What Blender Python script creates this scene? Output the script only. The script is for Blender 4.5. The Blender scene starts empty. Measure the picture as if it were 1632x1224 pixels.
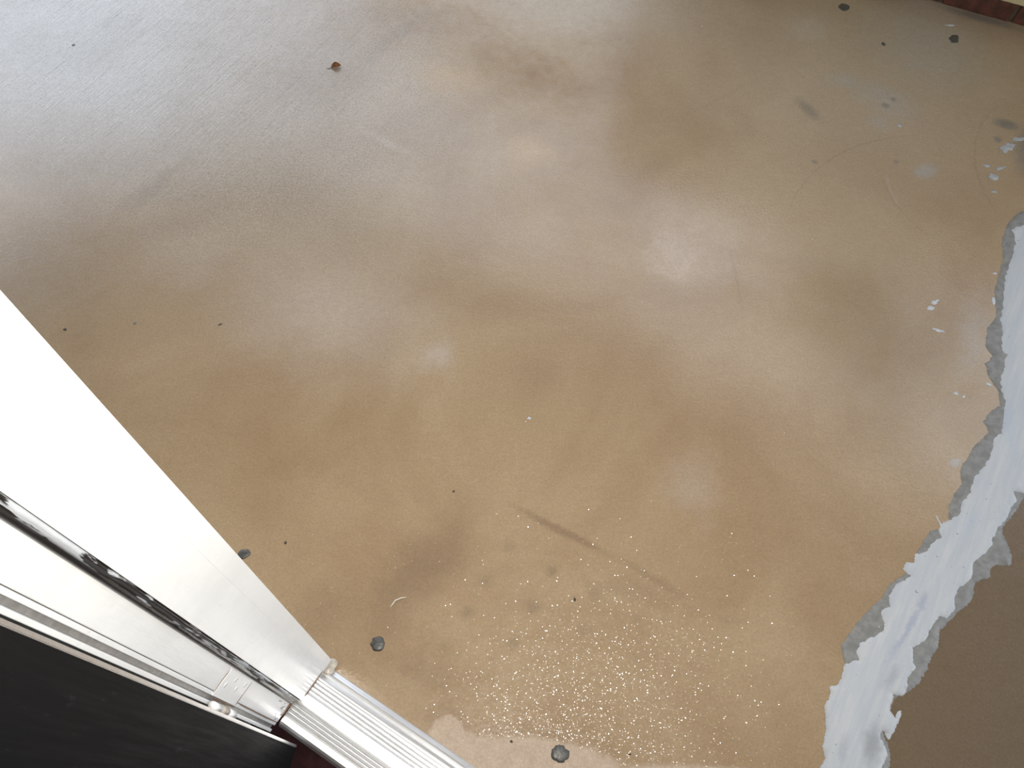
import bpy, bmesh, math, random
from mathutils import Vector, Matrix, noise, kdtree
from mathutils.geometry import delaunay_2d_cdt

random.seed(7)
C = bpy.context.scene.collection
SC = bpy.context.scene

# ------------------------------------------------------------------ camera
F_PX, CAM_H = 1250.0, 1.53                       # focal length in px of a 1632 x 1224 frame, eye height
NAD = (762.0, 1312.0)                            # where plumb lines meet
_d = Vector((NAD[0]-816, NAD[1]-612, F_PX)).normalized()
_y = (Vector((0, 0, 1)) - _d*_d.z).normalized()
_z = -_d
_x = _y.cross(_z)
ROWS = (_x, _y, _z)
def ray(px, py):
    v = Vector((px-816, py-612, F_PX)); return Vector([r.dot(v) for r in ROWS])
def fl(px, py, z=0.0):
    r = ray(px, py); k = (z-CAM_H)/r.z
    return Vector((r.x*k, r.y*k))
right = Vector([r.x for r in ROWS]); down = Vector([r.y for r in ROWS]); fwd = Vector([r.z for r in ROWS])
cam = bpy.data.cameras.new('camera'); co = bpy.data.objects.new('camera', cam); C.objects.link(co)
cam.sensor_width = 36; cam.lens = F_PX/1632*36; cam.clip_start = 0.02
co.matrix_world = Matrix(((right.x, -down.x, -fwd.x, 0), (right.y, -down.y, -fwd.y, 0), (right.z, -down.z, -fwd.z, CAM_H), (0, 0, 0, 1)))
SC.camera = co

# ------------------------------------------------------------------ sky, flash, exposure
w = bpy.data.worlds.new('overcast_sky'); SC.world = w; w.use_nodes = True
bg = w.node_tree.nodes['Background']; bg.inputs[0].default_value = (0.89, 0.97, 1.10, 1); bg.inputs[1].default_value = 2.75
fd = bpy.data.lights.new('camera_flash', 'SPOT'); fd.energy = 88; fd.color = (1.0, 0.95, 0.86)
fd.spot_size = math.radians(110); fd.spot_blend = 1.0; fd.shadow_soft_size = 0.012
fo = bpy.data.objects.new('camera_flash', fd); C.objects.link(fo)
fo.location = (0.055, 0.03, CAM_H+0.02)
fo.rotation_euler = fwd.to_track_quat('-Z', 'Y').to_euler()
vs = SC.view_settings
vs.view_transform = 'Standard'; vs.look = 'None'; vs.gamma = 1; vs.exposure = 0.0; vs.use_curve_mapping = False
SC.cycles.max_bounces = 5; SC.cycles.diffuse_bounces = 3; SC.cycles.glossy_bounces = 3

# ------------------------------------------------------------------ helpers
TH = math.radians(-27.5)
T = Vector((math.cos(TH), math.sin(TH))); U = Vector((math.cos(TH-math.pi/2), math.sin(TH-math.pi/2)))
O = fl(514, 1070, 0.025)                          # outer foot of the left door jamb
def L(t, u, z=0.0):                               # t along the sill into the opening, u into the house
    p = O + T*t + U*u
    return Vector((p.x, p.y, z))

def link(name, me, mat=None, parent=None):
    o = bpy.data.objects.new(name, me); C.objects.link(o)
    if mat: me.materials.append(mat)
    if parent: o.parent = parent
    return o
def recentre(me, at=None):
    c = at
    if c is None:
        xs = [v.co for v in me.vertices]
        c = Vector((sum(v.x for v in xs)/len(xs), sum(v.y for v in xs)/len(xs), min(v.z for v in xs)))
    me.transform(Matrix.Translation(-c)); return c
def build(name, bm, mat=None, parent=None, smooth=False, centre=True, at=None):
    bmesh.ops.recalc_face_normals(bm, faces=bm.faces[:])
    me = bpy.data.meshes.new(name); bm.to_mesh(me); bm.free()
    if smooth:
        for p in me.polygons: p.use_smooth = True
    c = recentre(me, at) if centre else Vector((0, 0, 0))
    o = link(name, me, mat, parent)
    o.location = c - (parent.location if parent else Vector((0, 0, 0)))
    return o
def tag(o, label=None, cat=None, group=None, kind=None):
    if label: o['label'] = label
    if cat: o['category'] = cat
    if group: o['group'] = group
    if kind: o['kind'] = kind
    return o
def empty(name, loc):
    o = bpy.data.objects.new(name, None); C.objects.link(o); o.location = loc; o.empty_display_size = 0.1
    return o
def prism(pts, z0, z1, bm=None):                  # pts: list of 2D world points
    bm = bm or bmesh.new()
    a = [bm.verts.new((p[0], p[1], z0)) for p in pts]; b = [bm.verts.new((p[0], p[1], z1)) for p in pts]
    n = len(pts)
    bm.faces.new(a[::-1]); bm.faces.new(b)
    for i in range(n): bm.faces.new((a[i], a[(i+1) % n], b[(i+1) % n], b[i]))
    return bm
def lbox(t0, t1, u0, u1, z0, z1, bev=0.0, seg=2, bm=None):
    q = [L(t0, u0), L(t1, u0), L(t1, u1), L(t0, u1)]
    bm = prism([(p.x, p.y) for p in q], z0, z1, bm)
    if bev: bmesh.ops.bevel(bm, geom=bm.edges[:], offset=bev, segments=seg, profile=0.5, affect='EDGES')
    return bm
def sweep(prof, path):                            # prof: function(i) -> list of 3D points, one ring per path index; capped
    bm = bmesh.new(); prev = None; first = None
    for i in range(path):
        r = [bm.verts.new(p) for p in prof(i)]
        if prev:
            for k in range(len(r)): bm.faces.new((prev[k], prev[(k+1) % len(r)], r[(k+1) % len(r)], r[k]))
        else: first = r
        prev = r
    bm.faces.new(first[::-1]); bm.faces.new(prev)
    return bm
def fbm(x, y, s, seed=0.0, oct=4):
    return noise.fractal(Vector((x*s+seed, y*s-seed*1.7, seed*0.37)), 1.0, 2.0, oct)

# ------------------------------------------------------------------ material helpers
class NT:
    def __init__(self, name):
        self.m = bpy.data.materials.new(name); self.m.use_nodes = True
        self.t = self.m.node_tree; self.n = self.t.nodes; self.b = self.n['Principled BSDF']
        self.tc = self.n.new('ShaderNodeTexCoord'); self.P = self.tc.outputs['Object']
    def new(self, t, **kw):
        x = self.n.new('ShaderNode'+t)
        for k, v in kw.items(): setattr(x, k, v)
        return x
    def put(self, sock, v):
        if isinstance(v, bpy.types.NodeSocket): self.t.links.new(v, sock)
        else: sock.default_value = v
    def set(self, **kw):
        for k, v in kw.items(): self.put(self.b.inputs[k.replace('_', ' ')], v)
    def math(self, op, a, b=0.0, clamp=False):
        x = self.new('Math', operation=op, use_clamp=clamp); self.put(x.inputs[0], a); self.put(x.inputs[1], b); return x.outputs[0]
    def vmath(self, op, a, b=None):
        x = self.new('VectorMath', operation=op); self.put(x.inputs[0], a)
        if b is not None: self.put(x.inputs[1], b)
        return x.outputs['Value'] if op == 'LENGTH' else x.outputs[0]
    def mapr(self, v, a, b, c=0.0, d=1.0, smooth=True):
        x = self.new('MapRange', clamp=True)
        if smooth: x.interpolation_type = 'SMOOTHSTEP'
        self.put(x.inputs[0], v); x.inputs[1].default_value = a; x.inputs[2].default_value = b
        x.inputs[3].default_value = c; x.inputs[4].default_value = d
        return x.outputs[0]
    def mapping(self, vec, loc=(0, 0, 0), rot=0.0, scale=(1, 1, 1), kind='POINT'):
        x = self.new('Mapping', vector_type=kind); self.put(x.inputs[0], vec)
        x.inputs['Location'].default_value = loc; x.inputs['Rotation'].default_value = (0, 0, rot); x.inputs['Scale'].default_value = scale
        return x.outputs[0]
    def noise(self, scale, detail=3, rough=0.55, vec=None, dist=0.0, col=False):
        x = self.new('TexNoise'); self.put(x.inputs['Vector'], vec if vec is not None else self.P)
        x.inputs['Scale'].default_value = scale; x.inputs['Detail'].default_value = detail
        x.inputs['Roughness'].default_value = rough; x.inputs['Distortion'].default_value = dist
        return x.outputs['Color' if col else 'Fac']
    def mix(self, f, a, b, mode='MIX'):
        x = self.new('Mix', data_type='RGBA', blend_type=mode); self.put(x.inputs[0], f)
        for s, v in ((x.inputs[6], a), (x.inputs[7], b)):
            self.put(s, v if isinstance(v, bpy.types.NodeSocket) else (*v, 1))
        return x.outputs[2]
    def bump(self, h, strength=0.5, dist=0.001, nrm=None):
        x = self.new('Bump'); self.put(x.inputs['Strength'], strength); x.inputs['Distance'].default_value = dist
        self.put(x.inputs['Height'], h)
        if nrm is not None: self.put(x.inputs['Normal'], nrm)
        return x.outputs[0]

def plain(name, col, rough=0.5, metal=0.0, var=0.08, scale=30, bump=0.15, bscale=200, coat=0.0, spec=0.5):
    n = NT(name)
    f = n.mapr(n.noise(scale, 4), 0.3, 0.7)
    a = tuple(c*(1-var) for c in col); b = tuple(min(1, c*(1+var)) for c in col)
    n.set(Base_Color=n.mix(f, a, b), Roughness=n.mapr(n.noise(scale*2.3, 3), 0.3, 0.7, rough*0.85, min(1, rough*1.15)), Metallic=metal, Coat_Weight=coat)
    n.b.inputs['Specular IOR Level'].default_value = spec
    n.set(Normal=n.bump(n.noise(bscale, 3), bump, 0.001))
    return n.m

# -- wet concrete porch slab
def floor_material():
    n = NT('damp_concrete')
    P = n.P
    wob = n.vmath('SCALE', n.vmath('SUBTRACT', n.noise(7, 4, 0.6, col=True), (0.5, 0.5, 0.5))); wob.node.inputs['Scale'].default_value = 0.16
    PW = n.vmath('ADD', P, wob)
    wob2 = n.vmath('SCALE', n.vmath('SUBTRACT', n.noise(60, 3, 0.6, col=True), (0.5, 0.5, 0.5))); wob2.node.inputs['Scale'].default_value = 0.014
    PS = n.vmath('ADD', P, wob2)
    def blob(px, py, qx, qy, wid, inner=0.2, vec=None):     # ellipse whose long axis runs between two points of the slab
        a, b = fl(px, py), fl(qx, qy); c = (a+b)/2; d = b-a
        r = n.vmath('LENGTH', n.mapping(vec if vec is not None else PW, (c.x, c.y, 0), math.atan2(d.y, d.x), (max(d.length/2, 1e-4), wid, 1000), 'TEXTURE'))
        return n.mapr(r, 1.0, inner)
    def spot(px, py, rad, inner=0.2, vec=None, asp=1.0):
        c = fl(px, py)
        r = n.vmath('LENGTH', n.mapping(vec if vec is not None else PW, (c.x, c.y, 0), 0.5, (rad, rad*asp, 1000), 'TEXTURE'))
        return n.mapr(r, 1.0, inner)
    def half(px, py, qx, qy, soft=0.004):                  # 1 on the right-hand side of a line drawn on the slab
        a, b = fl(px, py), fl(qx, qy); d = b-a
        x = n.new('SeparateXYZ'); n.put(x.inputs[0], n.mapping(P, (a.x, a.y, 0), math.atan2(d.y, d.x), (1, 1, 1), 'TEXTURE'))
        return n.mapr(x.outputs[1], soft, -soft)
    def mx(*a):
        r = a[0]
        for b in a[1:]: r = n.math('MAXIMUM', r, b)
        return r
    # colour: brown damp ground tone with paler, greyer cloudiness, and sky sheen painted in
    big = n.mapr(n.noise(2.2, 5, 0.6, dist=0.6), 0.33, 0.68)
    mid = n.mapr(n.noise(9, 5, 0.65), 0.3, 0.7)
    fine = n.mapr(n.noise(190, 5, 0.85), 0.34, 0.66)
    col = n.mix(big, BROWN, TAN)
    col = n.mix(n.math('MULTIPLY', mid, 0.35), col, (0.30, 0.205, 0.112))
    col = n.mix(n.math('MULTIPLY', blob(-260, 220, 620, -160, 1.7, 0.25), 0.52), col, (0.325, 0.315, 0.295))  # grey sky sheen of the wet far-left slab put into the colour
    col = n.mix(n.math('MULTIPLY', blob(-260, 100, 420, -40, 0.85, 0.1), 0.65), col, (0.46, 0.46, 0.46))  # paler again at the corner, painting its brighter sheen
    col = n.mix(n.math('MULTIPLY', mx(blob(340, 225, 150, 375, 0.05, 0.0), blob(700, -10, 560, 120, 0.05, 0.0)), 0.45), col, (0.19, 0.15, 0.10))
    col = n.mix(n.math('MULTIPLY', blob(-60, 330, 160, 560, 0.28, 0.1), 0.55), col, (0.20, 0.145, 0.09))
    col = n.mix(n.math('MULTIPLY', blob(620, 10, 1250, -10, 0.35, 0.1), 0.5), col, (0.44, 0.39, 0.32))  # sheen tone painted on across the far middle
    col = n.mix(n.math('MULTIPLY', blob(1330, 300, 1500, 820, 0.32, 0.1), 0.5), col, (0.205, 0.145, 0.078))
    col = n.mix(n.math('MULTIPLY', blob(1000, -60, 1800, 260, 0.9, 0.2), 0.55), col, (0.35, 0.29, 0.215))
    # the strip beyond the patch is a darker pour
    col = n.mix(n.math('MULTIPLY', half(1370, 1224, 1610, 740), 0.95), col, (0.105, 0.066, 0.030))
    # dry chalky patches
    dry = mx(n.math('MULTIPLY', spot(1088, 390, 0.19, 0.0), 0.9), n.math('MULTIPLY', spot(1076, 408, 0.12, 0.15), 1.0), n.math('MULTIPLY', blob(1060, 420, 1140, 320, 0.13, 0.0), 0.6))
    col = n.mix(dry, col, (0.44, 0.355, 0.285))
    faint = mx(n.math('MULTIPLY', spot(690, 572, 0.075, 0.0), 0.75), n.math('MULTIPLY', blob(300, 440, 760, 570, 0.24, 0.0), 0.6),
               n.math('MULTIPLY', blob(200, 420, 420, 380, 0.15, 0.0), 0.35), n.math('MULTIPLY', spot(1110, 775, 0.10, 0.0), 0.35), n.math('MULTIPLY', spot(1290, 45, 0.09, 0.0), 0.45))
    col = n.mix(faint, col, (0.39, 0.325, 0.265))  # faint pale patches; the wide left-middle blob paints sky sheen
    # ochre stain far out
    och = mx(n.math('MULTIPLY', blob(620, 120, 800, 130, 0.11, 0.0), 0.45), n.math('MULTIPLY', blob(790, 215, 900, 270, 0.08, 0.0), 0.5))
    col = n.mix(och, col, (0.42, 0.28, 0.14))
    # brown stains: imprint of a mat by the sill
    brn = mx(n.math('MULTIPLY', blob(785, 770, 540, 1060, 0.085, 0.0), 0.95), n.math('MULTIPLY', spot(860, 605, 0.09, 0.0), 0.35), n.math('MULTIPLY', blob(880, 880, 1150, 1000, 0.03, 0.0), 0.4),
             n.math('MULTIPLY', blob(480, 900, 560, 1040, 0.10, 0.0), 0.5), n.math('MULTIPLY', blob(560, 1040, 760, 1090, 0.06, 0.0), 0.45),
             n.math('MULTIPLY', blob(790, 792, 1010, 905, 0.014, 0.2, PS), 0.9), n.math('MULTIPLY', blob(960, 875, 1130, 975, 0.016, 0.1, PS), 0.6))
    col = n.mix(brn, col, (0.205, 0.13, 0.068))
    dk = mx(*[n.math('MULTIPLY', blob(x-17, y-7, x+17, y+9, 0.022, 0.0, PS), s) for x, y, s in
              ((811, 871, .5), (880, 909, .85), (776, 925, .55), (850, 966, .8), (744, 974, .75), (948, 946, .6), (818, 1024, .55), (1016, 985, .4), (930, 1005, .45), (708, 1030, .4), (1160, 990, .4))])
    col = n.mix(n.math('MULTIPLY', dk, 0.7), col, (0.165, 0.11, 0.06))
    # grey cement smears around the patch and in the far corner, plus a painted brick shadow
    gry = mx(n.math('MULTIPLY', blob(1330, 20, 1632, 110, 0.30, 0.0), 0.42), n.math('MULTIPLY', spot(1475, 272, 0.055, 0.25, PS, 0.6), 0.6), n.math('MULTIPLY', spot(1402, 195, 0.05, 0.1, PS), 0.35), n.math('MULTIPLY', spot(1350, 130, 0.06, 0.1), 0.5),
             n.math('MULTIPLY', spot(1415, 165, 0.02, 0.2, PS), .6), n.math('MULTIPLY', spot(1450, 100, 0.05, 0.1), .5), n.math('MULTIPLY', blob(1330, 120, 1490, 200, .10, 0), .4), n.math('MULTIPLY', spot(1522, 738, 0.022, 0.3, PS, 0.6), 0.75), n.math('MULTIPLY', blob(1560, 440, 1540, 640, 0.055, 0.0), 0.3))
    col = n.mix(gry, col, (0.30, 0.29, 0.275))
    dgr = mx(n.math('MULTIPLY', blob(1576, 192, 1632, 204, 0.030, 0.3, PS), 0.8), n.math('MULTIPLY', spot(1590, 222, 0.018, 0.2, PS), 0.7), n.math('MULTIPLY', blob(1262, 150, 1315, 200, 0.03, 0.1, PS), 0.55), n.math('MULTIPLY', blob(1632, 300, 1650, 180, 0.06, 0.2, PS), 0.7),
             n.math('MULTIPLY', spot(1412, 168, 0.017, 0.3, PS), 0.6), n.math('MULTIPLY', spot(1424, 158, 0.014, 0.3, PS), 0.6), n.math('MULTIPLY', spot(1299, 258, 0.012, 0.3, PS), 0.55), n.math('MULTIPLY', spot(1428, 258, 0.015, 0.2, PS), 0.5), n.math('MULTIPLY', blob(1470, 3, 1660, 56, 0.030, 0.1, PS), 0.75))  # last blob paints the shadow line along the brick course
    col = n.mix(dgr, col, (0.115, 0.105, 0.095))
    # thin scuffed arcs
    def arc(cx, cy, ex, ey, wd, mpx, mpy, mrad):
        c = fl(cx, cy); e = fl(ex, ey); R = (e-c).length
        r = n.vmath('LENGTH', n.mapping(PS, (c.x, c.y, 0), 0, (1, 1, 1000), 'TEXTURE'))
        return n.math('MULTIPLY', n.mapr(n.math('ABSOLUTE', n.math('SUBTRACT', r, R)), wd, 0.0), spot(mpx, mpy, mrad, 0.5, P))
    arcs = mx(arc(1560, 440, 1330, 250, 0.005, 1335, 260, 0.30), arc(1800, 300, 1553, 240, 0.005, 1560, 250, 0.28), arc(1570, 290, 1424, 320, 0.005, 1430, 330, 0.14), n.math('MULTIPLY', blob(1162, 385, 1188, 520, 0.007, 0.0, PS), 1.0), n.math('MULTIPLY', blob(1240, 110, 1040, 210, 0.01, 0.0, PS), 0.5))
    col = n.mix(n.math('MULTIPLY', arcs, 0.27), col, (0.15, 0.11, 0.07))
    pale = mx(n.math('MULTIPLY', blob(545, 190, 690, 265, 0.02, 0.0, PS), 0.6), n.math('MULTIPLY', arc(1570, 300, 1420, 305, 0.006, 1424, 305, 0.07), 0.5))
    col = n.mix(n.math('MULTIPLY', pale, 0.5), col, (0.42, 0.37, 0.31))
    # dry, lighter tongue along the sill, with a dark wet rim
    ctr = fl(846, 1262); dvec = T
    dryz = mx(blob(640, 1222, 1010, 1236, 0.062, 0.80, PS), n.math('MULTIPLY', blob(722, 1138, 700, 1215, 0.036, 0.80, PS), 1.0), blob(680, 1180, 800, 1225, 0.040, 0.8, PS), blob(900, 1246, 1420, 1290, 0.05, 0.75, PS))
    rim = mx(blob(620, 1218, 1030, 1232, 0.085, 0.7, PS), blob(722, 1120, 700, 1215, 0.055, 0.7, PS))
    col = n.mix(n.math('MULTIPLY', n.math('SUBTRACT', rim, dryz, True), 0.25), col, (0.20, 0.13, 0.075))
    col = n.mix(n.math('MULTIPLY', dryz, 0.92), col, (0.41, 0.315, 0.235))
    PB0 = n.mapping(P, (0, 0, 0), -math.radians(66), (1, 1, 1))
    fmask = blob(-200, 260, 700, -120, 1.1, 0.3)
    strk = n.mapr(n.noise(1.0, 4, 0.7, vec=n.mapping(PB0, scale=(5, 120, 1))), 0.52, 0.70)
    col = n.mix(n.math('MULTIPLY', n.math('MULTIPLY', strk, fmask), 0.55), col, (0.17, 0.15, 0.12))
    mott = n.mapr(n.noise(65, 4, 0.7), 0.3, 0.7)
    col = n.mix(n.math('MULTIPLY', mott, 0.16), col, (0.16, 0.105, 0.06))
    k = n.math('ADD', 0.50, n.math('MULTIPLY', fmask, 1.0))
    dark = n.mix(k, col, n.mix(1.0, col, (0.70, 0.69, 0.68), 'MULTIPLY')); lite = n.mix(k, col, n.mix(1.0, col, (1.18, 1.18, 1.18), 'MULTIPLY'))
    col = n.mix(fine, dark, lite)
    pit = n.mapr(n.noise(115, 3, 0.6), 0.50, 0.70)
    col = n.mix(n.math('MULTIPLY', n.math('MULTIPLY', pit, fmask), 0.45), col, n.mix(1.0, col, (0.55, 0.54, 0.52), 'MULTIPLY'))
    col = n.mix(n.math('MULTIPLY', blob(-300, 300, 420, 0, 0.75, 0.1), 0.13), col, (0.8, 0.8, 0.8))  # pale lift strengthening the painted far-left sheen
    col = n.mix(n.math('MULTIPLY', n.mapr(n.noise(420, 2, 0.6), 0.68, 0.78), 0.25), col, (0.5, 0.44, 0.36))
    # relief: broom strokes out on the slab, sandy grain everywhere
    PB = n.mapping(P, (0, 0, 0), -math.radians(66), (1, 1, 1))
    broom = n.noise(1.0, 3, 0.6, vec=n.mapping(PB, scale=(9, 230, 1)))
    bm_mask = mx(blob(-120, 200, 620, -40, 0.75, 0.1), n.math('MULTIPLY', blob(300, 640, 700, 400, 0.3, 0.0), 0.35))
    grain = n.noise(420, 3, 0.6)
    sand = n.noise(130, 3, 0.55)
    nb = n.bump(n.math('ADD', n.math('MULTIPLY', grain, 0.5), n.math('MULTIPLY', sand, 0.9)), 0.55, 0.0012)
    nb = n.bump(broom, n.math('MULTIPLY', bm_mask, 0.9), 0.0013, nb)
    # water film: glossy coat where it is wet, thin or none where it has dried
    wet = n.math('SUBTRACT', n.mapr(n.noise(3.0, 4, 0.55), 0.25, 0.6, 0.55, 1.0), n.math('MULTIPLY', mx(dryz, dry, n.math('MULTIPLY', faint, 0.6), n.math('MULTIPLY', half(1370, 1224, 1610, 740), 0.75), n.math('MULTIPLY', blob(1250, 250, 1500, 820, 0.5, 0.2), 0.55), n.math('MULTIPLY', blob(390, 40, 1500, -60, 0.75, 0.35), 0.85)), 0.95), True)
    vo = n.new('TexVoronoi', feature='F1'); n.put(vo.inputs['Vector'], P); vo.inputs['Scale'].default_value = 700
    xyz = n.new('SeparateXYZ'); n.put(xyz.inputs[0], vo.outputs['Color'])
    zone = mx(blob(640, 1160, 1330, 1090, 0.36, 0.2), n.math('MULTIPLY', blob(540, 1000, 1500, 800, 0.5, 0.0), 0.22), n.math('MULTIPLY', bm_mask, 0.8))
    pick = n.math('LESS_THAN', n.math('FRACT', n.math('MULTIPLY', n.math('ADD', xyz.outputs[0], xyz.outputs[1]), 37.7)), zone)
    amp = n.math('MULTIPLY', n.math('MULTIPLY', xyz.outputs[2], 0.75), pick)
    cmb = n.new('CombineXYZ')
    n.put(cmb.inputs[0], n.math('MULTIPLY', n.math('SUBTRACT', xyz.outputs[0], 0.5), amp)); n.put(cmb.inputs[1], n.math('MULTIPLY', n.math('SUBTRACT', xyz.outputs[1], 0.5), amp))
    soft = n.bump(broom, n.math('MULTIPLY', bm_mask, 0.95), 0.0025, n.bump(sand, 0.45, 0.00055))
    nc = n.vmath('NORMALIZE', n.vmath('ADD', soft, cmb.outputs[0]))
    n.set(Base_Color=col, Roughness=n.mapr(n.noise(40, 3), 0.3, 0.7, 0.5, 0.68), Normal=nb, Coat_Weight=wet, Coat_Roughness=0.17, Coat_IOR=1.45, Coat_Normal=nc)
    n.b.inputs['Specular IOR Level'].default_value = 0.45
    return n.m
BROWN = (0.255, 0.162, 0.080); TAN = (0.335, 0.238, 0.135)
M_FLOOR = floor_material()

def paint_material():
    n = NT('white_gloss_paint')
    f = n.mapr(n.noise(14, 4, 0.6), 0.35, 0.7)
    c = n.mix(f, (0.80, 0.80, 0.79), (0.74, 0.74, 0.73))
    sc = n.mapr(n.noise(90, 3, 0.6, vec=n.mapping(n.P, scale=(1, 1, 0.35))), 0.70, 0.78)
    c = n.mix(n.math('MULTIPLY', sc, 0.35), c, (0.45, 0.42, 0.38))
    n.set(Base_Color=c, Roughness=0.32, Normal=n.bump(n.noise(35, 3, vec=n.mapping(n.P, scale=(3, 3, 0.4))), 0.2, 0.002))
    return n.m
M_WHITE = paint_material()

def alu_material():
    n = NT('worn_aluminium')
    s = n.noise(1.0, 3, 0.6, vec=n.mapping(n.mapping(n.P, (0, 0, 0), -TH), scale=(6, 500, 500)))
    c = n.mix(n.mapr(s, 0.3, 0.7), (0.66, 0.66, 0.67), (0.76, 0.76, 0.76))
    g = n.mapr(n.noise(55, 4, 0.65), 0.58, 0.75)
    c = n.mix(n.math('MULTIPLY', g, 0.35), c, (0.52, 0.49, 0.45))
    n.set(Base_Color=c, Metallic=0.85, Roughness=n.mapr(s, 0.2, 0.8, 0.30, 0.42), Normal=n.bump(s, 0.06, 0.0005))
    return n.m
M_ALU = alu_material()

def vinyl_material():
    n = NT('black_vinyl_with_paint_smears')
    smear = n.mapr(n.noise(16, 4, 0.6, vec=n.mapping(n.P, scale=(4, 4, 0.6))), 0.48, 0.53)
    sx = n.new('SeparateXYZ'); n.put(sx.inputs[0], n.mapping(n.P, (0, 0, 0), -TH))
    smear = n.math('MULTIPLY', smear, n.mapr(sx.outputs[1], -0.0015, 0.0015))
    c = n.mix(smear, (0.018, 0.016, 0.016), (0.55, 0.57, 0.60))
    n.set(Base_Color=c, Roughness=n.mapr(smear, 0, 1, 0.28, 0.45), Normal=n.bump(n.noise(60, 3), 0.3, 0.002))
    return n.m
M_VINYL = vinyl_material()

def door_material():
    n = NT('black_gloss_door_paint')
    g = n.noise(1.0, 4, 0.65, vec=n.mapping(n.P, scale=(150, 150, 7)))
    scuff = n.mapr(n.noise(22, 4, 0.7, vec=n.mapping(n.P, scale=(4, 4, 1))), 0.62, 0.75)
    c = n.mix(n.math('MULTIPLY', scuff, 0.35), (0.011, 0.011, 0.0113), (0.045, 0.045, 0.048))
    n.set(Base_Color=c, Roughness=n.mapr(g, 0.3, 0.7, 0.50, 0.62), Normal=n.bump(g, 0.18, 0.0008))
    n.b.inputs['Specular IOR Level'].default_value = 0.03
    return n.m
M_DOOR = door_material()

def patch_white():
    n = NT('white_patching_compound')
    st = n.noise(1.0, 4, 0.6, vec=n.mapping(n.mapping(n.P, (0, 0, 0), -math.radians(62)), scale=(7, 60, 1)))
    thin = n.mapr(n.noise(14, 4, 0.65), 0.52, 0.72)
    c = n.mix(n.mapr(st, 0.35, 0.7), (0.365, 0.38, 0.403), (0.43, 0.43, 0.43))
    c = n.mix(n.math('MULTIPLY', n.math('MULTIPLY', thin, n.mapr(st, 0.5, 0.65)), 0.55), c, (0.27, 0.29, 0.335))
    def streak(px, py, qx, qy, wid, inner=0.1):
        a, b = fl(px, py), fl(qx, qy); c0 = (a+b)/2; d = b-a
        wob = n.vmath('SCALE', n.vmath('SUBTRACT', n.noise(45, 4, 0.65, col=True), (0.5, 0.5, 0.5))); wob.node.inputs['Scale'].default_value = 0.03
        return n.mapr(n.vmath('LENGTH', n.mapping(n.vmath('ADD', n.P, wob), (c0.x, c0.y, 0), math.atan2(d.y, d.x), (d.length/2, wid, 1000), 'TEXTURE')), 1.0, inner)
    for args, k, cc in (((1490, 925, 1395, 1090, 0.011), 0.75, (0.27, 0.295, 0.355)), ((1480, 945, 1460, 975, 0.014), 0.6, (0.25, 0.275, 0.34)), ((1400, 1140, 1378, 1235, 0.026), 0.75, (0.21, 0.215, 0.225)), ((1440, 1050, 1400, 1110, 0.018), 0.6, (0.26, 0.27, 0.30)),
                        ((1600, 600, 1615, 760, 0.02), 0.5, (0.33, 0.365, 0.43)), ((1345, 1160, 1340, 1235, 0.012), 0.5, (0.28, 0.29, 0.31)), ((1520, 860, 1570, 800, 0.02), 0.4, (0.33, 0.36, 0.42))):
        c = n.mix(n.math('MULTIPLY', streak(*args), k), c, cc)
    fleck = n.mapr(n.noise(110, 2, 0.5), 0.735, 0.76)
    c = n.mix(n.math('MULTIPLY', fleck, 0.7), c, (0.22, 0.17, 0.15))
    n.set(Base_Color=c, Roughness=0.62, Normal=n.bump(n.math('ADD', st, n.math('MULTIPLY', n.noise(160, 3), 0.4)), 0.45, 0.0015))
    return n.m
M_PWHITE = patch_white()
M_PGREY = plain('grey_bonding_cement', (0.175, 0.17, 0.158), 0.55, var=0.18, scale=60, bump=0.5, bscale=300)
M_GUM = plain('dark_gum', (0.060, 0.057, 0.052), 0.4, var=0.3, scale=150, bump=0.6, bscale=250)
M_LEAF = plain('brown_leaf', (0.30, 0.12, 0.035), 0.45, var=0.5, scale=120)
M_SPECK = plain('dark_debris', (0.03, 0.02, 0.015), 0.6)
M_CRUMB = plain('grey_crumb', (0.14, 0.135, 0.12), 0.7)
M_PALE = plain('pale_grit', (0.75, 0.72, 0.66), 0.4)
M_SPLAT = plain('white_splash', (0.42, 0.43, 0.445), 0.6, bump=0.5)
M_SPLATG = plain('grey_white_smear', (0.30, 0.30, 0.30), 0.6, var=0.2, scale=60, bump=0.5)
M_BRICK = plain('dark_red_brick', (0.070, 0.021, 0.011), 0.55, var=0.35, scale=45, bump=0.7, bscale=180)
M_MORTAR = plain('dirty_mortar', (0.09, 0.075, 0.055), 0.9, var=0.2, bump=0.6)
M_CREAM = plain('cream_wall_paint', (0.50, 0.42, 0.24), 0.5, var=0.05, scale=8)
M_SIDING = plain('off_white_siding', (0.55, 0.53, 0.48), 0.6, var=0.05, scale=6)
M_INFL = plain('dark_red_brown_floorboards', (0.022, 0.007, 0.008), 0.75, var=0.3, scale=20, spec=0.1)
M_ROOM = plain('room_plaster', (0.42, 0.40, 0.37), 0.8, var=0.04, scale=5)
M_ROOF = plain('porch_ceiling_paint', (0.45, 0.43, 0.40), 0.7, var=0.05, scale=5)
M_GROUND = plain('yard_grass', (0.10, 0.13, 0.05), 0.9, var=0.35, scale=12, bump=0.8, bscale=60)
M_CAULK = plain('grimy_caulk', (0.42, 0.37, 0.31), 0.35, var=0.25, scale=90, bump=0.4)
M_GRIME = plain('grey_brown_grime', (0.20, 0.18, 0.16), 0.6, var=0.4, scale=200)
M_RUST = plain('brown_dirt_line', (0.16, 0.085, 0.04), 0.6, var=0.3, scale=200)
M_GAPSHADE = plain('shaded_gap_grey', (0.42, 0.41, 0.40), 0.4, metal=0.7, var=0.15, scale=90)

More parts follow.
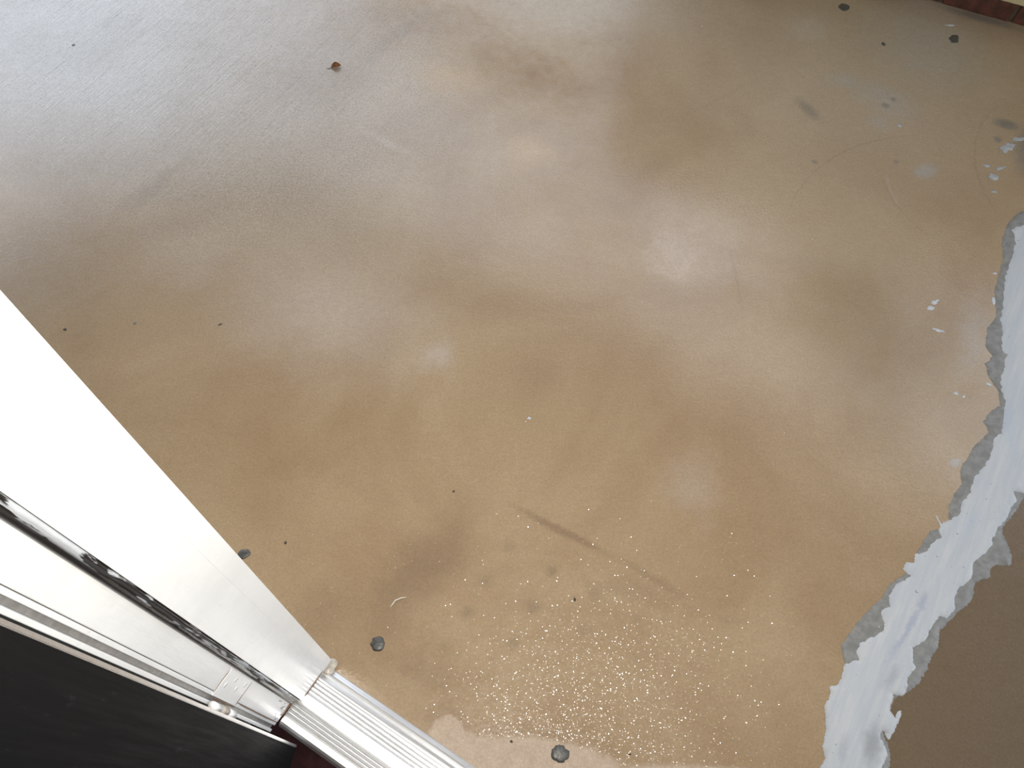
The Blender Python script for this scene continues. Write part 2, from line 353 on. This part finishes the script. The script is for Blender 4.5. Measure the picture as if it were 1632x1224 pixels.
# ------------------------------------------------------------------ the porch shell
POR = [L(-3.6, 0.0), L(4.2, 0.0), L(4.2, -4.6), L(-3.6, -4.6)]
bm = prism([(p.x, p.y) for p in POR], -0.12, 0.0)
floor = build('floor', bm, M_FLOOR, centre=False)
tag(floor, 'damp brown concrete porch floor with stains and dry patches', 'floor', kind='structure')

bm = bmesh.new(); bmesh.ops.create_grid(bm, x_segments=1, y_segments=1, size=40)
for v in bm.verts: v.co.z = -0.125
tag(build('ground', bm, M_GROUND), 'green yard lawn around the porch slab', 'ground', kind='structure')

OPEN_W = 0.90
def house_wall(name, t0, t1, z0, z1, lab):
    o = build(name, lbox(t0, t1, 0.0, 0.14, z0, z1), M_SIDING); tag(o, lab, 'wall', kind='structure'); return o
house_wall('wall_house_left', -4.6, -0.055, -0.12, 2.6, 'off-white house wall left of the doorway')
house_wall('wall_house_right', OPEN_W+0.055, 5.2, -0.12, 2.6, 'off-white house wall right of the doorway')
house_wall('wall_house_header', -0.055, OPEN_W+0.055, 2.10, 2.6, 'off-white house wall above the doorway')

# unseen porch roof, open at both ends, edges shaped to limit skylight and its reflection
bm = lbox(-3.85, 3.4, -2.7, 0.0, 2.55, 2.68)
tag(build('ceiling', bm, M_ROOF), 'painted porch ceiling out of view over the slab, shaped to limit skylight', 'ceiling', kind='structure')

# wall across the porch: a course of red bricks with cream boarding above
W1, W2 = fl(1480, 0), fl(1632, 42)
WD = (W2-W1).normalized(); WN = Vector((-WD.y, WD.x))
if WN.y < 0: WN = -WN
def wbox(s0, s1, d0, d1, z0, z1, bev=0.0):
    q = [W1+WD*s0+WN*d0, W1+WD*s1+WN*d0, W1+WD*s1+WN*d1, W1+WD*s0+WN*d1]
    bm = prism(q, z0, z1)
    if bev: bmesh.ops.bevel(bm, geom=bm.edges[:], offset=bev, segments=1, affect='EDGES')
    return bm
S0, S1 = -0.85, 2.6  # unseen left end cut short so sky reflects in the slab
wall = build('wall_far', wbox(S0, S1, 0.006, 0.11, -0.005, 0.058), M_MORTAR)
tag(wall, 'cream boarded wall on a course of dark red bricks', 'wall', kind='structure')
boards_z = 0.058
zc = boards_z
for i in range(9):
    b = build('board', wbox(S0, S1, -0.004 if i == 0 else 0.0, 0.10, zc, zc+0.118 if i else zc+0.06, 0.003), M_CREAM, wall)
    zc += 0.12 if i else 0.062
build('end_post', wbox(S0-0.09, S0-0.001, -0.003, 0.107, 0.0, zc+0.02, 0.004), M_CREAM, wall)
build('cap_board', wbox(S0, S1, -0.02, 0.12, zc+0.0005, zc+0.03, 0.004), M_CREAM, wall)
s = 0.251 - 0.215*9
bme = None
while s < S1-0.21:
    if s >= S0:
        if bme is None:
            b0 = build('brick', wbox(s+0.005, s+0.210, 0.0, 0.10, 0.0, 0.0565, 0.003), M_BRICK, wall); bme = b0.data; base_s = s; base_loc = b0.location.copy()
        else:
            b = link('brick', bme, None, wall); d = WD*(s-base_s); b.location = base_loc + Vector((d.x, d.y, 0)) + Vector((WN.x, WN.y, 0))*random.uniform(-0.002, 0.002)
    s += 0.215

# the dim room behind
tag(build('floor_room', lbox(-2.2, 3.2, 0.14, 3.6, -0.12, 0.012), M_INFL), 'dark red-brown floor inside the doorway', 'floor', kind='structure')
tag(build('floor_sill', lbox(-0.055, OPEN_W+0.055, 0.0, 0.14, -0.12, 0.012), M_INFL), 'dark red wooden sill under the threshold', 'sill', kind='structure')
for nm, a in (('wall_room_left', (-2.3, -2.2, 0.14, 3.6)), ('wall_room_right', (3.2, 3.3, 0.14, 3.6)), ('wall_room_back', (-2.3, 3.3, 3.6, 3.7))):
    tag(build(nm, lbox(*a, -0.12, 2.6), M_ROOM), 'plain plastered wall of the room behind, ' + nm.split('_')[-1] + ' side', 'wall', kind='structure')
tag(build('ceiling_room', lbox(-2.3, 3.3, 0.14, 3.7, 2.6, 2.7), M_ROOM), 'plain ceiling of the room behind the doorway', 'ceiling', kind='structure')

# ------------------------------------------------------------------ door frame (left jamb in view, head and right jamb complete it)
HT = 2.06
fr = empty('trim_1', L(0, 0.05, 0.0))
tag(fr, 'white painted door jamb with black weatherstrip', 'door frame', kind='structure')
build('casing', lbox(-0.055, 0.0, -0.025, 0.0002, 0.018, HT, 0.0003), M_WHITE, fr)
build('casing', lbox(OPEN_W, OPEN_W+0.055, -0.025, -0.0008, 0.0, HT, 0.003), M_WHITE, fr)
build('casing', lbox(-0.055, OPEN_W+0.055, -0.025, -0.0008, HT+0.0005, HT+0.055, 0.003), M_WHITE, fr)
build('stop_board', lbox(-0.054, 0.0, 0.0002, 0.0585, 0.026, HT, 0.0003), M_WHITE, fr)
build('stop_board', lbox(OPEN_W, OPEN_W+0.054, 0.0002, 0.0585, 0.026, HT, 0.0022), M_WHITE, fr)
build('head_board', lbox(-0.054, OPEN_W+0.054, 0.0002, 0.122, HT+0.0005, HT+0.04, 0.0022), M_WHITE, fr)
build('rebate_board', lbox(-0.054, -0.012, 0.0590, 0.1088, 0.034, HT, 0.0012), M_WHITE, fr)
build('rebate_board', lbox(OPEN_W+0.012, OPEN_W+0.054, 0.0590, 0.1088, 0.034, HT, 0.0012), M_WHITE, fr)
build('edge_bead', lbox(-0.054, -0.0125, 0.1096, 0.1150, 0.034, HT, 0.001), M_WHITE, fr)
build('gap_shade_strip', lbox(-0.054, -0.016, 0.1152, 0.1215, 0.034, HT, 0.001), M_GAPSHADE, fr)  # grey strip stands in for the shadow in the hinge gap
build('inner_edge', lbox(-0.054, -0.012, 0.1217, 0.1272, 0.034, HT, 0.001), M_WHITE, fr)
build('inner_edge', lbox(OPEN_W+0.012, OPEN_W+0.054, 0.1092, 0.1272, 0.034, HT, 0.001), M_WHITE, fr)
# bulb weatherstrip tucked against the stop: a crumpled vinyl fold
NZ = 420
def wprof(i):
    z = 0.042 + (HT-0.05)*i/(NZ-1)
    w1 = fbm(z, 0, 9, 3.1)*0.0022; w2 = fbm(z, 0, 23, 8.7)*0.0012
    pts = [(-0.013, 0.0588), (-0.0035+w2, 0.0590), (-0.0016+w1*0.6, 0.0606), (-0.0034+w1, 0.0634+w2), (-0.0072+w1*0.8, 0.0655+w2),
           (-0.0062-w1*0.5, 0.0678-w2), (-0.0060, 0.0703), (-0.0085, 0.0722), (-0.0118, 0.0730), (-0.013, 0.0722)]
    return [L(t, u, z) for t, u in pts]
build('weatherstrip', sweep(wprof, NZ), M_VINYL, fr, smooth=True)
# worn foot of the jamb: dirt lines and caulk
def smear(name, pts, rad, mat, parent, hgt=0.5, seed=1, seg=10):
    """lumpy bead along 3D points"""
    P3 = [Vector(p) for p in pts]; path = []
    for a, b in zip(P3, P3[1:]):
        k = max(2, int((b-a).length/0.003))
        path += [a.lerp(b, j/k) for j in range(k)]
    path.append(P3[-1]); n = len(path)
    def pr(i):
        d = (path[min(i+1, n-1)]-path[max(i-1, 0)]).normalized()
        s = d.cross(Vector((0.31, 0.22, 0.93))).normalized(); q = d.cross(s)
        e = min(1.0, 0.25+min(i, n-1-i)/3)
        out = []
        for k in range(seg):
            a = 2*math.pi*k/seg
            r = rad*e*(1+0.45*noise.noise(path[i]*130+Vector((seed, k*0.5, 0))))
            out.append(path[i] + s*math.cos(a)*r + q*math.sin(a)*r*hgt)
        return out
    return build(name, sweep(pr, n), mat, parent, smooth=True)
smear('caulk', [L(-0.004, -0.028, 0.004), L(0.004, -0.022, 0.012), L(0.006, -0.010, 0.014), L(0.004, 0.001, 0.018)], 0.0085, M_CAULK, fr, 0.55, 3, 16)
smear('caulk', [L(0.0, -0.001, 0.028), L(0.0005, 0.02, 0.0275), L(0.0005, 0.05, 0.030)], 0.0012, M_RUST, fr, 0.9, 5)
smear('caulk', [L(-0.010, 0.058, 0.036), L(-0.009, 0.066, 0.037), L(-0.0105, 0.075, 0.038), L(-0.0115, 0.088, 0.036), L(-0.0115, 0.098, 0.035)], 0.0022, M_RUST, fr, 0.8, 9)
smear('caulk', [L(-0.004, 0.052, 0.032), L(-0.006, 0.062, 0.034)], 0.004, M_VINYL, fr, 0.8, 2)

rnd = random.Random(5)
for k in range(11):                                   # chips of missing paint and grime low on the rebate
    u0, z0 = rnd.uniform(0.076, 0.104), 0.038+abs(rnd.gauss(0, 0.035))
    smear('chip', [L(-0.0116, u0, z0), L(-0.0116, u0+rnd.uniform(0.001, 0.003), z0+rnd.uniform(0.003, 0.010))], rnd.uniform(0.0008, 0.0017), M_GRIME, fr, 0.5, k, 8)
smear('chip', [L(-0.0112, 0.1085, 0.045), L(-0.0108, 0.1095, 0.12), L(-0.0112, 0.109, 0.28)], 0.0009, M_RUST, fr, 0.7, 3, 8)

# ------------------------------------------------------------------ aluminium threshold
def thr_profile():
    p = [(-0.014, 0.0012), (-0.012, 0.0045), (-0.0045, 0.0105), (-0.0025, 0.0150), (0.0, 0.0155), (0.0012, 0.0145)]
    p += [(0.0030, 0.0142), (0.0095, 0.0205), (0.0105, 0.0225), (0.0122, 0.0228)]
    u = 0.0145
    for k in range(4):                              # outer group of ribs
        z = 0.0240+0.0008*k
        p += [(u, z-0.0014), (u+0.0007, z+0.0002), (u+0.0026, z+0.0006), (u+0.0050, z+0.0005), (u+0.0057, z-0.0012)]; u += 0.0070
    p += [(0.0438, 0.0262), (0.0446, 0.0275), (0.0630, 0.0290), (0.0636, 0.0274)]
    u = 0.0652
    for k in range(4):                              # inner group
        z = 0.0286
        p += [(u, z-0.0014), (u+0.0007, z+0.0002), (u+0.0025, z+0.0007), (u+0.0047, z+0.0003), (u+0.0053, z-0.0014)]; u += 0.0067
    p += [(0.0925, 0.0276), (0.0930, 0.0288), (0.1035, 0.0286), (0.1075, 0.0270), (0.1120, 0.0210), (0.1125, 0.0128)]
    q = [(0.1105, 0.0128), (0.0, 0.0128), (0.0, 0.0010)]
    return p + [(0.1085, 0.0124), (0.0002, 0.0124), (0.0002, 0.0012)]
tp = thr_profile()
bm = sweep(lambda i: [L([-0.010, OPEN_W+0.010][i], u, z) for u, z in tp], 2)
thr = build('threshold', bm, M_ALU)
tag(thr, 'ribbed aluminium door threshold at the foot of the white jamb', 'threshold')

# ------------------------------------------------------------------ black door, standing open into the room
PH = math.radians(67)
CT, CU = 0.038, 0.1195
Dt, Du = math.cos(PH), math.sin(PH); Nt, Nu = math.sin(PH), -math.cos(PH)
def Dp(a, d, z): return L(CT+Dt*a-Nt*d, CU+Du*a-Nu*d, z)      # a along the door from the hinge edge, d into its thickness
def dbox(a0, a1, d0, d1, z0, z1, bev=0.0):
    q = [Dp(a0, d0, 0), Dp(a1, d0, 0), Dp(a1, d1, 0), Dp(a0, d1, 0)]
    bm = prism([(p.x, p.y) for p in q], z0, z1)
    if bev: bmesh.ops.bevel(bm, geom=bm.edges[:], offset=bev, segments=2, affect='EDGES')
    return bm
door = empty('door_1', Dp(0, 0.022, 0.03))
tag(door, 'black gloss-painted entry door standing open into the room', 'door', kind='structure')
build('slab', dbox(0.0045, 0.86, 0.0, 0.042, 0.030, 2.05, 0.0015), M_DOOR, door)
build('edge_strip', dbox(0.0, 0.0042, -0.0004, 0.042, 0.028, 2.05, 0.0008), M_ALU, door)
build('bottom_sweep', dbox(0.006, 0.858, 0.010, 0.034, 0.016, 0.0297, 0.001), M_VINYL, door)
# painted-over lower hinge
hg = build('hinge', lbox(-0.0124, -0.0105, 0.0745, 0.1145, 0.300, 0.408, 0.0005), M_WHITE, door)
for a, z in ((0.084, 0.318), (0.094, 0.342), (0.084, 0.366), (0.096, 0.390)):
    c = L(-0.0103, a, z); bm = bmesh.new()
    bmesh.ops.create_cone(bm, cap_ends=True, segments=14, radius1=0.0042, radius2=0.0036, depth=0.0010)
    bmesh.ops.transform(bm, matrix=Matrix.Translation(c) @ Matrix.Rotation(TH, 4, 'Z') @ Matrix.Rotation(math.pi/2, 4, 'Y'), verts=bm.verts)
    o = build('screw', bm, M_WHITE); o.parent = hg; o.location = o.location - hg.location - door.location
    sl = build('screw_slot', lbox(-0.0100, -0.0096, a-0.0032, a+0.0032, z-0.0006, z+0.0006), M_RUST); sl.parent = hg; sl.location = sl.location - hg.location - door.location
def knuckle(z0, z1, mat):
    bm = bmesh.new(); bmesh.ops.create_cone(bm, cap_ends=True, segments=18, radius1=0.0052, radius2=0.0052, depth=z1-z0)
    bmesh.ops.bevel(bm, geom=[e for e in bm.edges if abs(e.verts[0].co.z-e.verts[1].co.z) < 1e-6], offset=0.0008, segments=2, affect='EDGES')
    bmesh.ops.translate(bm, vec=L(-0.003, 0.1235, (z0+z1)/2), verts=bm.verts)
    o = build('knuckle', bm, mat, None, smooth=True); o.parent = hg; o.location = o.location - hg.location - door.location
for z0, z1 in ((0.300, 0.334), (0.336, 0.370), (0.372, 0.408)): knuckle(z0, z1, M_CAULK if 0.33 < z0 < 0.34 else M_WHITE)
o = smear('paint_crack', [L(-0.0112, 0.075, 0.298), L(-0.0112, 0.095, 0.2985), L(-0.0105, 0.113, 0.299)], 0.0008, M_RUST, None, 0.6, 4); o.parent = hg; o.location = o.location-hg.location-door.location
o = smear('paint_crack', [L(-0.0112, 0.075, 0.4095), L(-0.0112, 0.095, 0.4100), L(-0.0105, 0.113, 0.4095)], 0.0005, M_RUST, None, 0.6, 4); o.parent = hg; o.location = o.location-hg.location-door.location
o = smear('paint_crack', [L(-0.0095, 0.115, 0.300), L(-0.0085, 0.1165, 0.340), L(-0.009, 0.116, 0.37), L(-0.0085, 0.1165, 0.408)], 0.0011, M_RUST, None, 0.8, 6); o.parent = hg; o.location = o.location-hg.location-door.location

# ------------------------------------------------------------------ white patching compound over grey cement along the crack
Z3 = lambda pts: [(1280+x*0.36289, 780+y*0.36289) for x, y in pts]
Z4 = lambda pts: [(1432+x*0.37594, 340+y*0.37594) for x, y in pts]
white_l = Z3([(60, 1260), (75, 1224), (95, 1180), (88, 1130), (100, 1050), (92, 950), (120, 900), (118, 870), (160, 850), (180, 770), (215, 740), (240, 742), (222, 715), (242, 690), (225, 680), (265, 655), (310, 640), (352, 600), (330, 545), (345, 520), (372, 512), (370, 470), (400, 420), (465, 377), (435, 350), (452, 320), (485, 318), (490, 285), (545, 264), (552, 235), (595, 205), (603, 160), (583, 116), (606, 150), (650, 130), (685, 95), (690, 50)]) + \
    Z4([(290, 1190), (320, 1110), (370, 1050), (395, 990), (388, 950), (430, 930), (436, 880), (445, 800), (430, 740), (425, 700), (440, 660), (445, 620), (458, 600), (430, 592), (432, 500), (428, 440), (436, 400), (440, 330), (445, 270), (470, 200), (490, 130), (486, 88), (470, 72), (500, 52), (532, 45), (600, 20), (680, -30)])
white_r = [(1700, 330), (1712, 420), (1715, 500), (1708, 560), (1712, 620), (1690, 700), (1662, 745), (1636, 790), (1630, 787)] + \
    Z3([(928, 12), (945, 45), (908, 100), (905, 118), (860, 170), (835, 225), (838, 250), (790, 300), (750, 330), (748, 385), (720, 420), (685, 435), (668, 490), (678, 520), (630, 572), (600, 560), (570, 610), (540, 670), (490, 700), (485, 740), (500, 790), (462, 830), (472, 862), (440, 905), (405, 905), (385, 950), (382, 975), (404, 1003), (412, 978), (430, 972), (420, 1020), (400, 1060), (375, 1102), (352, 1062), (342, 1075), (362, 1130), (372, 1165), (352, 1224), (345, 1265)])
grey_l = Z3([(110, 1265), (120, 1150), (130, 950), (170, 840), (185, 770), (165, 690), (200, 640), (250, 570), (300, 520), (350, 470), (385, 410), (425, 388), (500, 330), (505, 265), (545, 205), (570, 175), (598, 178), (640, 135), (640, 80), (660, 30)]) + \
    Z4([(235, 1190), (268, 1150), (262, 1080), (290, 1040), (320, 990), (360, 950), (382, 930), (375, 905), (358, 882), (390, 840), (432, 812), (422, 750), (385, 700), (366, 640), (398, 610), (368, 560), (380, 480), (415, 440), (408, 330), (420, 280), (442, 200), (440, 110), (460, 50), (500, 5), (560, -30), (680, -60)])
grey_r = [(1712, 320), (1728, 420), (1730, 520), (1722, 620), (1704, 705), (1672, 760), (1640, 800), (1630, 796)] + \
    Z3([(940, 85), (880, 160), (872, 190), (900, 240), (917, 300), (906, 337), (850, 330), (822, 350), (822, 385), (770, 400), (746, 430), (746, 470), (720, 510), (680, 535), (640, 580), (600, 620), (592, 690), (560, 740), (540, 800), (510, 850), (470, 884), (420, 900), (392, 930), (372, 1000), (352, 1080), (372, 1120), (380, 1180), (375, 1265)])

def slab_patch(name, px, mat, thick, jag, step, parent, ridge, seed, edge=0.006):
    loop = [fl(*p) for p in px]; pts = []
    n = len(loop)
    for i in range(n):
        a, b = loop[i], loop[(i+1) % n]; k = max(1, int((b-a).length/0.0013))
        d = (b-a).normalized(); nn = Vector((-d.y, d.x))
        for j in range(k):
            q = a.lerp(b, j/k); ww = min(j, k-j)/max(k, 1)*2
            off = (noise.noise(Vector((q.x*520, q.y*520, seed)))*0.75 + noise.noise(Vector((q.x*230, q.y*230, seed)))*0.5 + noise.noise(Vector((q.x*90, q.y*90, seed+5)))*0.8)*jag
            pts.append(q + nn*off)
    nb = len(pts)
    kd = kdtree.KDTree(nb)
    for i, p in enumerate(pts): kd.insert((p.x, p.y, 0), i)
    kd.balance()
    x0, x1 = min(p.x for p in pts), max(p.x for p in pts); y0, y1 = min(p.y for p in pts), max(p.y for p in pts)
    extra = []
    y = y0
    while y < y1:
        x = x0
        while x < x1:
            q = Vector((x+random.uniform(-.3, .3)*step, y+random.uniform(-.3, .3)*step))
            if kd.find((q.x, q.y, 0))[2] > step*0.55: extra.append(q)
            x += step
        y += step
    V, E, Fs, *_ = delaunay_2d_cdt(pts+extra, [], [list(range(nb))], 1, 1e-6)
    bm = bmesh.new(); vv = []
    for q in V:
        dist = kd.find((q.x, q.y, 0))[2]
        e = min(1.0, dist/edge); e = e*(2-e)
        sx = q.x*0.53+q.y*0.85; sy = -q.x*0.85+q.y*0.53      # along and across the crack
        hgt = thick*(0.15+0.85*e) + e*ridge*(noise.noise(Vector((sx*9, sy*70, seed)))+0.6*noise.noise(Vector((sx*40, sy*60, seed+9)))+0.4)
        vv.append(bm.verts.new((q.x, q.y, max(0.0004, hgt))))
    bm.verts.ensure_lookup_table()
    for f in Fs:
        try: bm.faces.new([vv[i] for i in f])
        except ValueError: pass
    bmesh.ops.recalc_face_normals(bm, faces=bm.faces[:])
    if sum(f.normal.z for f in bm.faces) < 0: bmesh.ops.reverse_faces(bm, faces=bm.faces[:])
    # skirt down to the slab and a flat underside
    be = [e for e in bm.edges if e.is_boundary]
    r = bmesh.ops.extrude_edge_only(bm, edges=be)
    for v in r['geom']:
        if isinstance(v, bmesh.types.BMVert): v.co.z = 0.0
    me = bpy.data.meshes.new(name); bm.normal_update(); bm.to_mesh(me); bm.free()
    for p in me.polygons: p.use_smooth = True
    o = link(name, me, mat, parent)
    if parent: o.location = -parent.location
    return o
c0 = fl(1480, 900)
patch = empty('crack_patch', (c0.x, c0.y, 0))
tag(patch, 'ragged white patching compound over grey cement along the floor crack', 'patch')
slab_patch('cement_layer', grey_l+grey_r, M_PGREY, 0.0010, 0.0034, 0.012, patch, 0.0003, 3.0, 0.004)
slab_patch('white_coat', white_l+white_r, M_PWHITE, 0.0026, 0.0030, 0.009, patch, 0.0008, 11.0, 0.007)
def lump(name, px, py, rx, ry, h, mat, parent=None, rot=0.0, seed=0.0, seg=22, rings=5, jag=0.25, z0=0.0):
    """flat irregular dab with a domed top, sitting on the slab"""
    c = fl(px, py); bm = bmesh.new()
    top = bm.verts.new((0, 0, h)); prev = None
    rows = []
    for k in range(1, rings+1):
        f = k/rings; row = []
        for j in range(seg):
            a = 2*math.pi*j/seg
            g = 1+jag*(noise.noise(Vector((math.cos(a)*1.6+seed, math.sin(a)*1.6, seed*3)))*1.3+0.6*noise.noise(Vector((math.cos(a)*4+seed, math.sin(a)*4, 7))))
            x, y = math.cos(a)*rx*f*g, math.sin(a)*ry*f*g
            z = h*math.sqrt(max(0.0, 1-f**2.4))*(1+0.12*noise.noise(Vector((x*200+seed, y*300, 2))))
            row.append(bm.verts.new((x*math.cos(rot)-y*math.sin(rot), x*math.sin(rot)+y*math.cos(rot), max(z, 0) if k < rings else 0)))
        rows.append(row)
    for j in range(seg): bm.faces.new((top, rows[0][j], rows[0][(j+1) % seg]))
    for a, b in zip(rows, rows[1:]):
        for j in range(seg): bm.faces.new((a[j], b[j], b[(j+1) % seg], a[(j+1) % seg]))
    bm.faces.new(rows[-1][::-1])
    me = bpy.data.meshes.new(name); bmesh.ops.recalc_face_normals(bm, faces=bm.faces[:]); bm.to_mesh(me); bm.free()
    for p in me.polygons: p.use_smooth = True
    o = link(name, me, mat, parent); o.location = (c.x, c.y, z0)
    if parent: o.location = Vector((c.x, c.y, z0))-parent.location
    return o
for x, y, r in ((1460, 943, .0038), (1525, 851, .003), (1493, 887, .003), (1364, 1075, .0022), (1560, 830, .002), (1400, 1000, .002)):
    lump('nodule', x, y, r, r*0.85, r*0.8, M_PWHITE, patch, 0.4, x*0.1, 12, 4, 0.15, 0.0024)

# ------------------------------------------------------------------ paint dabs near the patch
DABS = [
    (1490, 481, .014, .0050, 0.55, M_SPLAT, 'upper white dab of the first pair left of the patch'),
    (1483, 491, .010, .0052, 0.35, M_SPLAT, 'lower white dab of the first pair left of the patch'),
    (1497, 527, .014, .0045, -0.1, M_SPLAT, 'lone forked white dab below the first pair of dabs'),
    (1523, 627, .006, .0040, 0.2, M_SPLAT, 'small white fleck beside the patch, left of its tiny twin'),
    (1536, 632, .005, .0028, 0.9, M_SPLAT, 'tiny white fleck, right one of two beside the patch'),
    (1577, 613, .007, .0035, -0.7, M_SPLAT, 'white fleck close to the grey edge of the patch'),
    (1584, 480, .011, .0048, 1.2, M_SPLAT, 'streaky white dab on the grey edge of the patch'),
    (1586, 436, .005, .0035, 0.2, M_SPLAT, 'tiny white dab above the streaky dab at the patch edge'),
    (1605, 235, .026, .0150, 0.75, M_SPLATG, 'largest grey-white smear above the patch near the far wall'),
    (1625, 222, .022, .0090, 0.25, M_SPLATG, 'grey-white smear tail running off beside the largest smear'),
    (1584, 282, .014, .0110, 0.3, M_SPLATG, 'round grey-white smear below the largest smear'),
    (1595, 268, .014, .0060, 0.4, M_SPLATG, 'thin grey-white smear between two rounder smears'),
    (1573, 264, .009, .0065, 0.1, M_SPLATG, 'small faint grey-white smear left of the round one'),
    (1585, 306, .008, .0050, 0.1, M_SPLATG, 'lowest small pinkish-grey smear below the round one'),
    (1513, 40, .014, .0045, 0.1, M_SPLAT, 'white dab on the floor just before the brick course'),
    (1433, 200, .008, .0060, -0.5, M_SPLATG, 'small pale dab under a pair of dark floor spots'),
    (1622, 353, .012, .0045, 0.5, M_SPLAT, 'white streak at the upper tip of the patch'),
    (843, 667, .005, .0035, 0.1, M_SPLAT, 'small white dab in the middle of the brown floor'),
]
for i, (x, y, rx, ry, rot, mt, lab) in enumerate(DABS):
    o = lump('paint_dab', x, y, rx, ry, 0.0009, mt, None, rot, i*1.7+1, 26, 4, 0.55)
    tag(o, lab, 'paint dab', 'paint dabs by the floor patch')

# ------------------------------------------------------------------ dark gum spots
GUM = [
    (602, 1026, .0150, .0135, .0030, 'glossy dark grey gum spot on the floor nearest the jamb foot'),
    (892, 1201, .0150, .0140, .0026, 'round dark grey gum spot beside the dry pale floor edge'),
    (389, 883, .0120, .0100, .0024, 'dark grey gum spot half hidden by the white jamb'),
    (1345, 12, .0190, .0165, .0022, 'round blue-grey gum spot at the far edge of the floor'),
    (1521, 62, .0230, .0140, .0018, 'wide blue-grey gum spot before the brick course'),
    (1408, 70, .0085, .0060, .0018, 'smallest dark gum spot between the two far spots'),
]
for i, (x, y, rx, ry, h, lab) in enumerate(GUM):
    tag(lump('gum_spot', x, y, rx, ry, h, M_GUM, None, 0.3*i, i*2.3+0.5, 28, 6, 0.22), lab, 'gum spot', 'dark gum spots on the porch floor')

# ------------------------------------------------------------------ litter
def leaf():
    c = fl(536, 107); r = empty('leaf_fragment', (c.x, c.y, 0))
    tag(r, 'curled brown leaf fragment lying far out on the pale floor', 'leaf')
    bm = bmesh.new(); n, m = 12, 6; g = []
    for i in range(n+1):
        a = i/n; row = []
        wd = 0.011*math.sin(math.pi*min(1, a*1.05+0.02))**0.7
        for j in range(m+1):
            b = j/m*2-1
            row.append(bm.verts.new(((a-0.5)*0.030, b*wd, 0.0012+0.007*b*b*math.sin(math.pi*a)+0.002*a)))
        g.append(row)
    for i in range(n):
        for j in range(m): bm.faces.new((g[i][j], g[i+1][j], g[i+1][j+1], g[i][j+1]))
    bmesh.ops.solidify(bm, geom=bm.faces[:], thickness=0.0006)
    bmesh.ops.rotate(bm, verts=bm.verts, cent=(0, 0, 0), matrix=Matrix.Rotation(0.35, 3, 'Z'))
    me = bpy.data.meshes.new('blade'); bm.to_mesh(me); bm.free()
    for p in me.polygons: p.use_smooth = True
    b = link('blade', me, M_LEAF, r)
    s = smear('stalk', [Vector((c.x, c.y, 0))+Vector(v) for v in ((-0.012, -0.005, 0.0016), (-0.019, -0.009, 0.0012), (-0.026, -0.010, 0.001))], 0.0011, M_SPECK, r, 1.0, 2, 8)
leaf()
SPECKS = [(104, 525, .0045, .003, 'dark crumb on the floor left, above the white jamb'), (351, 517, .006, .0012, 'dark splinter lying on the floor far from the jamb'), (723, 783, .0030, .0026, 'black crumb beside the corner of the brown stain'),
          (455, 865, .0036, .0022, 'reddish crumb near the white jamb edge'), (916, 955, .0040, .0022, 'black and white crumb inside the stained area'), (815, 1182, .0024, .0022, 'dark red crumb at the dry pale floor edge'), (1004, 1202, .0026, .0018, 'dark crumb right of the round gum spot'),
          (117, 72, .005, .0042, 'grey crumb in the bright wet corner of the floor'), (215, 515, .0045, .0035, 'faint grey crumb between two darker crumbs on the left')]
for i, (x, y, rx, ry, lab) in enumerate(SPECKS):
    tag(lump('crumb', x, y, rx, ry, 0.0018, M_CRUMB if i > 6 else M_SPECK, None, 0.5*i, i*1.1, 12, 4, 0.35), lab, 'crumb', 'crumbs scattered on the porch floor')
c = fl(640, 953)
fib = smear('fibre', [fl(622, 968).to_3d()+Vector((0, 0, .0010)), fl(630, 957).to_3d()+Vector((0, 0, .0012)), fl(640, 953).to_3d()+Vector((0, 0, .0012)), fl(648, 952).to_3d()+Vector((0, 0, .0010))], 0.0008, M_PALE, None, 1.0, 4, 8)
tag(fib, 'short pale fibre lying above the dark gum spot near the jamb', 'fibre')
# pale grit: many tiny grains, nobody could count them
bm = bmesh.new()
known = [(1295, 381), (618, 1000), (679, 1129), (1023, 482), (1038, 799), (660, 139), (1119, 42), (511, 502), (838, 672), (630, 905), (700, 895), (792, 819), (1250, 690), (770, 900)]
spots = [fl(*p) for p in known]
for k in range(420):
    p = fl(random.uniform(430, 1290), 1224-abs(random.gauss(0, 230))-5); spots.append(p)
for i, p in enumerate(spots):
    r = random.uniform(.0007, .0013) if i < len(known) else random.uniform(.0003, .0006)
    lt = (p-O); 
    if lt.dot(U) > -0.03: continue
    bmesh.ops.create_icosphere(bm, subdivisions=1, radius=r, matrix=Matrix.Translation((p.x, p.y, r*0.5)) @ Matrix.Rotation(random.uniform(0, 3), 4, 'Z') @ Matrix.Diagonal((1.4, 0.9, 0.8, 1)))
tag(build('grit', bm, M_PALE), 'fine pale grit sprinkled over the damp floor', 'grit', kind='stuff')
